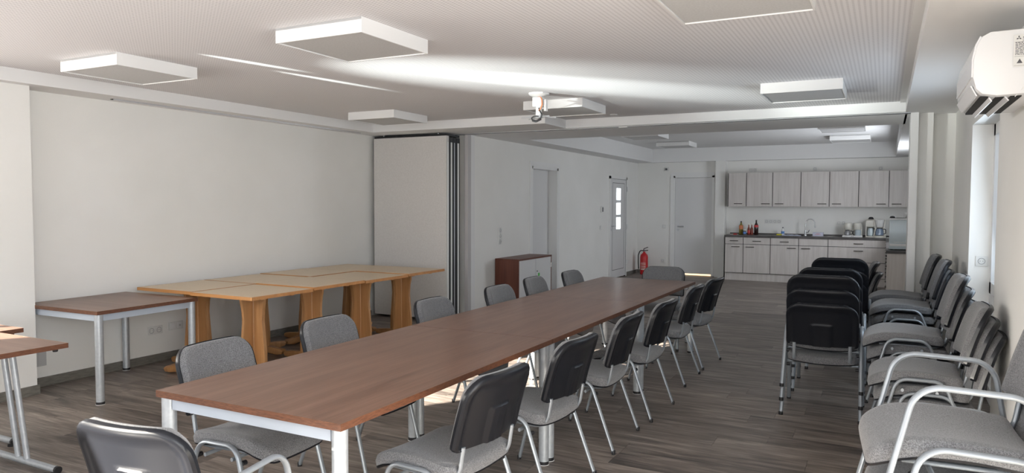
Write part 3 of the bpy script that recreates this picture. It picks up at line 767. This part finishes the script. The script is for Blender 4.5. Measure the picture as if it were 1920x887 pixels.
box('outlet_port', (-.06, -.013, -.01), (-.03, -.010, .012), M['gap'], tv); tube('outlet_port', [(.04, -.014, .0), (.04, -.010, .0)], .008, M['platedark'], tv, 12)
socket('wall_socket', 'white power socket in the niche side wall above the stacked chairs', 'socket', (RX+.088, NY1, 1.09), 'y-', 1)
socket('switch_plate', 'tall three-gang switch and socket plate left of the first door', 'switch', (WB, 9.126, 1.07), 'x+', 3, True, depth=.012)
socket('wall_switch', 'small light switch left of the entrance door below the thermostat', 'switch', (WB, 13.275, 1.073), 'x+', 1, kind='rocker')
socket('wall_switch', 'light switch on the far wall left of the white door', 'switch', (-4.32, YF, 1.045), 'y-', 1, kind='rocker')
socket('wall_socket', 'power socket low on the far wall right of the extinguisher', 'socket', (-4.34, YF, .29), 'y-', 1)
socket('wall_socket', 'four-gang power socket above the dark worktop', 'socket', (-2.05, YF, 1.19), 'y-', 4)
socket('wall_socket', 'power socket above the worktop beside the double coffee maker', 'socket', (-.77, YF, 1.18), 'y-', 2)
socket('wall_socket', 'double socket above the wall cabinets on the left', 'socket', (-2.46, YF, 2.25), 'y-', 2)
socket('wall_socket', 'single socket above the middle wall cabinets', 'socket', (-1.27, YF, 2.25), 'y-', 1)
socket('wall_socket', 'single socket above the right wall cabinets', 'socket', (-.10, YF, 2.24), 'y-', 1)
socket('wall_switch', 'small socket on the wall below and right of the entrance door hinge', 'socket', (WB, 15.0, .30), 'x+', 1, kind='rocker', s=.06)
th = thing('thermostat', 'small wall thermostat with dark display left of the entrance door', 'thermostat', (WB, 13.30, 1.43), R90)
box('housing', (-.055, -.03, -.06), (.055, 0, .06), M['plate'], th, bevel=.004); box('display', (-.015, -.032, -.045), (.04, -.030, .04), M['ink'], th)
sn = thing('motion_sensor', 'small round motion sensor high on the far wall', 'sensor', (-4.28, YF, 2.30), 0)
box('plate', (-.045, -.012, -.045), (.045, 0, .045), M['plate'], sn, bevel=.003)
bm = bmesh.new(); atube(bm, [(0, -.012, 0), (0, -.022, 0), (0, -.035, 0)], .022, 16); finish('lens', bm, M['ink'], sn, True)
for lab_, x, y in (('small round ceiling detector just before the beam', -2.75, 7.80), ):
    dt = thing('ceiling_detector', lab_, 'detector', (x, y, CZ-.012)); lathe('housing', [(.03, 0), (.045, .004), (.045, .012)], M['white'], dt, 20)
dt = thing('track_cap', 'small bright cover on the underside of the ceiling beam', 'cap', (-2.76, 8.16, SB-.01)); box('cover', (-.05, -.014, -.002), (.05, .014, .006), M['white'], dt)

# ------------------------------------------------------------------ air conditioner
ac = thing('air_conditioner', 'white split air conditioner high on the right wall with open louvres', 'air conditioner', (RX, 4.28, 2.03))
prof = [(0, 0), (-.17, -.005), (-.225, .005), (-.250, .030), (-.262, .08), (-.262, .16), (-.250, .225), (-.232, .262), (-.20, .280), (0, .283)]
def body(bm, y0_, y1_, ins=0):
    aprism(bm, [(x+ins if x < -.01 else x, z) for x, z in prof], y0_, y1_, 'y')
bm = bmesh.new(); body(bm, -.40, .40); finish('housing', bm, M['acwhite'], ac, bevel=.006, smooth=True)
fp = [(-.262, .085), (-.268, .085), (-.268, .165), (-.256, .230), (-.238, .268), (-.232, .262), (-.250, .225), (-.262, .16)]
prism('front_panel', fp, -.385, .385, M['acwhite'], 'y', ac)
for x0_, x1_ in ((-.228, -.196), (-.170, -.135), (-.112, -.070)):
    box('vent_slot', (x0_, -.34, -.0075), (x1_, .34, .001), M['gap'], ac)
for i, (xa, za, xb, zb) in enumerate(((-.245, .004, -.268, .050), (-.197, -.006, -.186, -.024), (-.136, -.006, -.122, -.024))):
    prism('louvre', [(xa, za), (xb, zb), (xb+.005, zb+.001), (xa+.006, za)], -.35, .35, M['acwhite'], 'y', ac)
stx = -.262+.148
pl = box('rating_label', (stx, -.4075, .115), (stx+.12, -.4062, .255), M['plate'], ac)
pm = Matrix.Translation((stx-.262*0, -.4080, 0)) @ Matrix.Rotation(R90, 4, 'X')
for s in (0, 1, 2):
    pass
bm = bmesh.new()
for (cx_, cz_, rot) in ((.018, .246, 90), (.0125, .2365, 210), (.0235, .2365, 330)):
    r = math.radians(rot); u = Vector((math.cos(r), math.sin(r))); v = Vector((-u.y, u.x))
    o_ = Vector((.018, .2405)); q = [o_, o_+u*.0055+v*.0032, o_+u*.011, o_+u*.0055-v*.0032]
    bm.faces.new([bm.verts.new((stx+p.x, -.4082, p.y)) for p in q])
finish('diamond_mark', bm, M['ink'], ac)
textmesh('brand_lettering', 'MITSUBISHI', .015, M['ink'], ac, Matrix.Translation((stx+.032, -.4082, .235)) @ Matrix.Rotation(R90, 4, 'X'))
textmesh('brand_lettering', 'ELECTRIC', .008, M['ink'], ac, Matrix.Translation((stx+.032, -.4082, .226)) @ Matrix.Rotation(R90, 4, 'X'))
bm = bmesh.new()
random.seed(3)
for r_ in range(9):
    z_ = .219-r_*.0065; x_ = stx+.006
    while x_ < stx+.112:
        l_ = random.uniform(.004, .014); abox(bm, (x_, -.4081, z_), (min(x_+l_, stx+.114), -.4076, z_+.003)); x_ += l_+.0025
for z_ in (.222, .160, .120): abox(bm, (stx+.003, -.4081, z_), (stx+.117, -.4076, z_+.0008))
for x_ in (.012, .045, .075): 
    q = [(stx+x_, .130), (stx+x_+.022, .130), (stx+x_+.011, .150)]
    aprism(bm, q, -.4081, -.4076, 'y')
finish('label_print', bm, M['ink'], ac)
tube('cable', fillet([(-.04, -.40, .10), (-.06, -.412, .06), (-.075, -.405, .02), (-.10, -.38, -.012)], .03), .0015, M['white'], ac, 6)

# ------------------------------------------------------------------ projector mount
pm_ = thing('projector_mount', 'white ceiling projector mount with dangling orange and black cables', 'projector mount', (-2.845, 6.02, CZ))
lathe('ceiling_plate', [(.0, -.035), (.05, -.035), (.085, -.02), (.10, -.012), (.10, 0)], M['white'], pm_, 8)
box('socket_box', (-.045, -.045, -.125), (.045, .045, -.04), M['white'], pm_, bevel=.004)
box('box_rocker', (-.028, -.049, -.108), (.028, -.045, -.055), M['plate'], pm_, bevel=.002)
lathe('pole', [(.024, -.215), (.028, -.205), (.028, -.12), (.02, -.118)], M['white'], pm_, 16)
box('power_adapter', (.055, -.01, -.165), (.075, .03, -.06), M['white'], pm_)
bm = bmesh.new()
for an in (20, 150, 200, 330): atube(bm, [(0, 0, -.215), (.16*math.cos(math.radians(an)), .16*math.sin(math.radians(an)), -.222)], .006, 6)
atube(bm, [(0, 0, -.225), (0, 0, -.205)], .035, 14)
finish('spider_arms', bm, M['alu'], pm_, True)
tube('orange_cable', fillet([(.0, -.02, -.035), (.05, -.05, -.05), (.06, -.055, -.11), (.04, -.05, -.15), (.02, -.045, -.165)], .03), .006, M['cable_o'], pm_, 8)
pts = [(.02, -.045, -.14), (.035, -.05, -.17), (.055, -.05, -.20), (.045, -.05, -.235), (.0, -.05, -.26), (-.045, -.05, -.245), (-.05, -.05, -.225), (-.02, -.05, -.212), (.02, -.045, -.215)]
tube('black_cable', fillet(pts, .03, 4), .006, M['black'], pm_, 8)
bm = bmesh.new(); atube(bm, fillet([(-.04, -.05, -.25), (0, -.055, -.262), (.045, -.05, -.24)], .03), .011, 8); finish('cable_coil', bm, M['black'], pm_, True)

# ------------------------------------------------------------------ fire extinguisher
struct(box('wall_outer', (WB-.35, D2[0]-.3, 0), (WB-.26, D2[1]+.3, TOP), M['gap']), 'added dark backing that keeps light from leaking past the entrance door', 'wall')  # unseen box added to block daylight leaking round the door leaf
struct(box('wall_outer_far', (D3[0]-.3, YF+.21, 0), (D3[1]+.3, YF+.3, TOP), M['gap']), 'added dark backing that keeps light from leaking past the far door', 'wall')  # second unseen blocker, closes the light gap around the far door
fe = thing('fire_extinguisher', 'red fire extinguisher with white label in the far left corner', 'extinguisher', (-4.66, 15.28, 0))
lathe('cylinder', [(.075, 0), (.085, .01), (.085, .38), (.075, .43), (.04, .465), (.025, .475), (.025, .50)], M['red'], fe, 24)
bm = bmesh.new()
for k in range(9):
    pass
seg = 12; vs = []
for k in range(seg+1):
    a_ = math.radians(-135+k*100/seg); vs.append((.0865*math.cos(a_), .0865*math.sin(a_)))
for (x_, y_), (x2, y2) in zip(vs, vs[1:]):
    bm.faces.new([bm.verts.new(p) for p in ((x_, y_, .10), (x2, y2, .10), (x2, y2, .27), (x_, y_, .27))])
finish('label_sheet', bm, M['redlabel'], fe)
bm = bmesh.new()
for zz, hh in ((.105, .02), (.262, .006), (.14, .012), (.17, .008), (.19, .008), (.225, .015)):
    for (x_, y_), (x2, y2) in list(zip(vs, vs[1:]))[1:10]:
        q = 1.004; bm.faces.new([bm.verts.new(p) for p in ((x_*q, y_*q, zz), (x2*q, y2*q, zz), (x2*q, y2*q, zz+hh), (x_*q, y_*q, zz+hh))])
finish('label_print', bm, M['label'], fe)
tube('valve_lever', fillet([(-.01, 0, .50), (-.01, 0, .56), (.09, -.02, .60)], .02), .008, M['black'], fe, 8)
tube('valve_grip', [(.0, 0, .52), (.09, -.02, .53)], .009, M['black'], fe, 8)
tube('hose', fillet([(-.02, 0, .52), (-.09, -.01, .52), (-.125, -.02, .42), (-.12, -.03, .25), (-.11, -.03, .12)], .06), .011, M['black'], fe, 8)

# ------------------------------------------------------------------ kitchenette
def bar_handle(parent, cx, z, yf, L=.15):
    bm = bmesh.new(); atube(bm, fillet([(cx-L/2, yf, z), (cx-L/2, yf-.028, z), (cx+L/2, yf-.028, z), (cx+L/2, yf, z)], .008, 3), .0068, 8)
    finish('handle', bm, M['handle'], parent, True)
XB = [-2.89, -2.53, -2.01, -1.487, -.961, .03]
desc = ['leftmost narrow base cabinet of the kitchenette', 'second base cabinet from the left with drawer and door', 'third base cabinet from the left below the draining board', 'sink base cabinet below the tap', 'wide base cabinet with drawers below the coffee makers']
YB = 15.02
for i in range(5):
    a, b = XB[i], XB[i+1]; c = (a+b)/2; hw = (b-a)/2
    t = thing('base_cabinet', desc[i], 'cabinet', (c, YB, 0), 0, 'base cabinets of the kitchenette')
    box('carcass', (-hw+.001, .021, .15), (hw-.001, .59, .88), M['black'], t)
    box('plinth', (-hw, .04, 0), (hw, .06, .15), M['kit'], t)
    def front(n_, z0, z1, hx, hz):
        f = box(n_, (-hw+.006, 0, z0+.005), (hw-.006, .02, z1-.005), M['kit'], t)
        if hx is not None: bar_handle(f, hx, hz-(z0+.003), -.010)
    if i < 4:
        front('drawer', .735, .878, None if i == 3 else 0, .80)
        side = [1, -1, 1, -1][i]; front('door', .155, .735, side*(hw-.13) if i else .03, .68)
    else:
        front('drawer', .735, .878, .03, .80); front('drawer', .445, .735, .03, .665); front('drawer', .155, .445, .03, .38)
XW = [-2.885, -2.526, -2.021, -1.493, -.973, -.461, .052, .55]
wl = ['leftmost narrow wall cabinet', 'second wall cabinet from the left', 'third wall cabinet from the left above the sockets', 'fourth wall cabinet from the left above the tap', 'fifth wall cabinet from the left', 'sixth wall cabinet above the coffee makers', 'rightmost wall cabinet partly hidden by the jamb']
for i in range(7):
    a, b = XW[i], XW[i+1]; c = (a+b)/2; hw = (b-a)/2
    t = thing('wall_cabinet', wl[i]+' of the kitchenette', 'cabinet', (c, 15.26, 1.495), 0, 'wall cabinets of the kitchenette')
    box('carcass', (-hw+.001, .021, 0), (hw-.001, .355, .685), M['kit'] if i == 0 else M['kit'], t)
    f = box('door', (-hw+.007, 0, .002), (hw-.007, .02, .683), M['kit'], t)
    g_ = box('door_gap', (-hw-.006, .010, .002), (-hw+.0045, .022, .683), M['black'], t)
    sd = [1, 1, -1, 1, -1, 1, -1][i]; bar_handle(f, sd*(hw-.13) if i else .02, .055, -.010)
tag(box('worktop', (-2.90, 14.99, .88), (.03, YF, .918), M['worktop']), 'long dark worktop of the kitchenette against the far wall', 'worktop')
struct(box('trim_12', (-2.90, YF-.02, .918), (.6, YF, .945), M['worktop']), 'dark upstand strip behind the long worktop', 'trim')
# return run on the right
RY = [10.92, 11.72, 12.52, 13.32, 14.12, 14.98]
for i in range(5):
    t = thing('base_cabinet', ['end cabinet of the right-hand kitchen run with pale end panel', 'second cabinet of the right-hand kitchen run', 'third cabinet of the right-hand kitchen run', 'fourth cabinet of the right-hand kitchen run', 'corner cabinet of the right-hand kitchen run'][i], 'cabinet', (.035, (RY[i]+RY[i+1])/2, 0), 0, 'base cabinets of the right-hand run')
    hy = (RY[i+1]-RY[i])/2
    box('carcass', (.021, -hy+(.02 if i == 0 else .001), .15), (.62, hy-.001, .88), M['kit'], t)
    if i == 0: box('end_panel', (.0, -hy, 0), (.62, -hy+.018, .88), M['kit'], t)
    box('plinth', (.05, -hy+.02, 0), (.07, hy, .15), M['kit'], t)
    for z0, z1 in ((.155, .445), (.445, .735), (.735, .878)):
        f = box('drawer', (0, -hy+.021 if i == 0 else -hy+.003, z0+.003), (.02, hy-.003, z1-.003), M['kit'], t)
        bm = bmesh.new(); atube(bm, fillet([(-.01, -.07, z1-z0-.06), (-.026, -.07, z1-z0-.06), (-.026, .07, z1-z0-.06), (-.01, .07, z1-z0-.06)], .006, 3), .0045, 8); finish('handle', bm, M['handle'], f, True)
tag(box('worktop', (.02, 10.90, .882), (.66, 14.985, .92), M['worktop']), 'dark worktop of the right-hand kitchen run under the white appliance', 'worktop')
# tap and sink
tp = thing('kitchen_tap', 'tall chrome gooseneck kitchen tap', 'tap', (-1.40, 15.38, .918))
lathe('base', [(.026, 0), (.026, .015), (.022, .02), (.022, .10), (.018, .11)], M['chrome'], tp, 16)
arc = [(0, 0, .10), (0, 0, .24)]+[(.085-.085*math.cos(a_*PI/10), 0, .24+.095*math.sin(a_*PI/10)) for a_ in range(1, 10)]+[(.172, -.02, .20)]
tube('spout', arc, .009, M['chrome'], tp, 10); tube('spray_head', [(.172, -.02, .21), (.178, -.03, .165)], .013, M['chrome'], tp, 10)
tube('lever', fillet([(.02, -.01, .07), (.05, -.02, .07), (.075, -.03, .12)], .01), .008, M['chrome'], tp, 8)
sk = thing('sink', 'flat inset sink with draining board in the worktop', 'sink', (-1.55, 15.28, .918))
sb = bmesh.new()
for a, b in (((-.45, -.22, 0), (.30, -.19, .005)), ((-.45, .19, 0), (.30, .22, .005)), ((-.45, -.19, 0), (-.42, .19, .005)), ((.27, -.19, 0), (.30, .19, .005)), ((-.06, -.19, 0), (-.03, .19, .005))): abox(sb, a, b)
finish('rim', sb, M['worktop'], sk); box('basin', (-.03, -.19, .0005), (.27, .19, .002), M['gap'], sk)
box('draining_board', (-.42, -.19, .0005), (-.06, .19, .003), M['worktop'], sk)

def bottle(name, label, x, y, prof, m, capz, capr, capm, lab=None, labm=None, group=None, z=.918):
    t = thing(name, label, 'bottle', (x, y, z), 0, group)
    lathe('body', prof, m, t, 16)
    lathe('cap', [(capr, capz), (capr, capz+.022), (capr*.9, capz+.024)], capm, t, 12)
    if lab:
        r, z0, z1 = lab; lathe('label_band', [(r, z0), (r, z1)], labm, t, 16)
    return t
def big(h): return [(.036, 0), (.042, .01), (.042, h*.60), (.036, h*.72), (.016, h*.88), (.014, h)]
bottle('drink_bottle', 'bottle with orange label and dark cap, leftmost on the worktop', -2.63, 15.33, big(.25), M['olive'], .25, .015, M['black'], (.0425, .11, .19), M['orange'])
bottle('jar', 'small dark jar with white lid beside the orange-label bottle', -2.545, 15.25, [(.030, 0), (.033, .008), (.033, .075), (.028, .085)], M['ink'], .085, .031, M['white'], (.0335, .02, .06), M['blue'])
bottle('sauce_bottle', 'slim red-brown bottle with pale neck, left one of two', -2.475, 15.32, [(.026, 0), (.028, .01), (.028, .12), (.012, .16), (.011, .205)], M['sauce'], .205, .012, M['label'], (.0285, .03, .09), M['redlabel'])
bottle('sauce_bottle', 'slim red-brown bottle with pale neck next to the cola bottle', -2.415, 15.32, [(.026, 0), (.028, .01), (.028, .12), (.012, .16), (.011, .205)], M['sauce'], .205, .012, M['label'], (.0285, .03, .09), M['sauce'])
bottle('cola_bottle', 'large dark cola bottle with red label', -2.33, 15.32, big(.28), M['cola'], .28, .015, M['black'], (.0428, .155, .20), M['redlabel'])
bottle('dish_soap_bottle', 'small white and blue dish soap bottle by the sink', -1.83, 15.42, [(.028, 0), (.030, .01), (.028, .09), (.018, .125), (.010, .14)], M['white'], .14, .012, M['ink'], (.0305, .03, .08), M['blue'])
sp = box('sponge', (-1.93, 15.26, .918), (-1.84, 15.33, .945), M['yellow'], bevel=.006); tag(sp, 'yellow sponge on the worktop by the sink', 'sponge')
def clothf(i, j): return (-1.82+i*.032, 15.16+j*.03, .926+.012*math.sin(i*1.3)*math.cos(j*.9)+(.01 if 0 < i < 10 else 0))
def clothb(i, j): p = clothf(i, j); return (p[0], p[1], .919)
tag(finish('dish_cloth', sheet(clothf, clothb, 11, 5), M['cloth'], None, True), 'pale blue-grey dish cloth lying beside the sink', 'cloth')
tag(box('packet', (-2.84, 15.25, .918), (-2.68, 15.36, .926), M['label']), 'flat pale packet lying left on the worktop', 'packet')
tag(box('packet', (-2.76, 15.20, .9185), (-2.69, 15.25, .940), M['redlabel'], bevel=.004), 'small red packet lying left on the worktop', 'packet')
bxp = thing('tissue_box', 'white cardboard box with red lettering right of the tap', 'box', (-1.165, 15.32, .918))
box('carton', (-.095, -.045, 0), (.095, .045, .075), M['lilac'], bxp, bevel=.002)
bm = bmesh.new()
for z_, a, b in ((.047, -.03, .03), (.030, -.055, .055)):
    x_ = a
    while x_ < b: abox(bm, (x_, -.0462, z_), (x_+.007, -.0455, z_+.006)); x_ += .0095
finish('lettering', bm, M['redlabel'], bxp)
tag(box('paper_slip', (-.98, 15.12, .918), (-.89, 15.18, .920), M['label']), 'small pale slip on the worktop left of the coffee makers', 'paper')

def glass_pot(parent, x, y, z, r=.052, h=.085, name='carafe', m=None):
    c = lathe(name, [(r*.75, 0), (r, .012), (r, h*.6), (r*.7, h)], m or M['carafe'], parent, 18, (x, y, z))
    lathe('lid', [(r*.72, h), (r*.72, h+.012), (.0, h+.014)], M['black'], c, 14)
    tube('pot_handle', fillet([(r*.9, -.02, h*.95), (r+.035, -.03, h*.9), (r+.035, -.03, h*.3), (r*.95, -.02, h*.25)], .015, 3), .007, M['black'], c, 8)
M['carafe'] = mat('smoked_carafe_glass', (.22, .22, .23), .08, 0, .8)
M['bluecarafe'] = mat('blue_tinted_carafe', (.20, .26, .36), .08, 0, .8)
cm = thing('double_coffee_maker', 'white twin coffee maker with two round filter heads', 'coffee maker', (-.55, 15.28, .918))
box('base', (-.175, -.09, 0), (.175, .13, .03), M['white'], cm, bevel=.006)
box('back_column', (-.165, .05, .03), (.165, .13, .22), M['cream'], cm, bevel=.006)
for x in (-.08, .085):
    lathe('filter_head', [(.06, .145), (.068, .155), (.070, .262), (.066, .268)], M['cream'], cm, 20, (x, -.005, 0))
for x in (-.012, .012): tube('switch', [(x, -.092, .017), (x, -.086, .017)], .007, M['ink'], cm, 8)
glass_pot(cm, -.09, -.01, .031, .055, .09)
lathe('thermos', [(.05, 0), (.055, .01), (.055, .10), (.045, .11)], M['fridge'], cm, 18, (.095, -.01, .031)); 
tube('pot_handle', fillet([(.03, -.04, .12), (.01, -.05, .11), (.01, -.05, .05), (.03, -.04, .045)], .012, 3), .007, M['black'], cm, 8)
c2 = thing('coffee_maker', 'tall white coffee maker with black knob on top, left of the white blue-pot one', 'coffee maker', (-.24, 15.34, .918))
box('base', (-.085, -.09, 0), (.085, .10, .025), M['cream'], c2, bevel=.006)
box('back_column', (-.085, .04, .025), (.085, .10, .34), M['cream'], c2, bevel=.008)
for x in (-.078, .078): box('side_post', (x-.008, -.08, .025), (x+.008, .05, .32), M['cream'], c2)
box('filter_housing', (-.07, -.08, .20), (.07, .04, .325), M['cream'], c2, bevel=.008)
lathe('top_knob', [(.050, .345), (.048, .355), (.030, .385), (.0, .39)], M['black'], c2, 16)
glass_pot(c2, 0, -.03, .026, .055, .15, m=M['fridge'])
c3 = thing('coffee_maker', 'white coffee maker with blue-tinted glass pot next to the white appliance', 'coffee maker', (-.09, 15.24, .918))
prism('side_wing', [(-.11, 0), (-.095, 0), (-.060, .16), (-.085, .335), (-.10, .335), (-.078, .16)], -.04, .08, M['cream'], 'y', c3)
prism('side_wing', [(.11, 0), (.095, 0), (.060, .16), (.085, .335), (.10, .335), (.078, .16)], -.04, .08, M['cream'], 'y', c3)
lathe('filter_funnel', [(.055, .20), (.062, .21), (.085, .335), (.08, .34)], M['white'], c3, 20)
lathe('base', [(.10, 0), (.105, .01), (.10, .035), (.085, .04)], M['cream'], c3, 24)
box('back_column', (-.07, .05, .02), (.07, .09, .335), M['cream'], c3)
glass_pot(c3, 0, -.02, .041, .07, .13, m=M['bluecarafe'])
dw = thing('countertop_dishwasher', 'pale box-shaped countertop dishwasher beside the opening jamb', 'dishwasher', (.33, 11.32, .92))
box('housing', (-.275, -.22, .012), (.275, .25, .435), M['fridge'], dw, bevel=.006)
box('door', (-.268, -.235, .10), (.268, -.22, .405), M['fridge'], dw, bevel=.004)
box('top_lid', (-.28, -.24, .412), (.28, .255, .435), M['acwhite'], dw)
box('control_strip', (-.268, -.232, .055), (.268, -.22, .088), M['acwhite'], dw)
box('grip_line', (-.22, -.238, .105), (.12, -.234, .112), M['white'], dw)
for x in (-.24, .24): lathe('foot', [(.018, 0), (.018, .014)], M['black'], dw, 10, (x, -.18, 0))
cu = thing('mug', 'white mug lying on the dishwasher next to a black lid', 'mug', (.26, 11.25, 1.391)); cu.rotation_euler = (0, R90, .5)
cu.location = (.27, 11.25, 1.355+.038)
lathe('body', [(.034, -.04), (.036, -.035), (.038, .04), (.034, .04), (.031, -.03), (0, -.03)], M['white'], cu, 18); tube('handle', fillet([(0, .034, .025), (0, .065, .02), (0, .065, -.02), (0, .034, -.025)], .015, 3), .005, M['white'], cu, 8)
ld = thing('lid', 'small black lid leaning at the left of the dishwasher top', 'lid', (.09, 11.2, 1.355)); lathe('rim', [(.032, 0), (.035, .006), (.030, .022), (.01, .03), (0, .03)], M['black'], ld, 16)
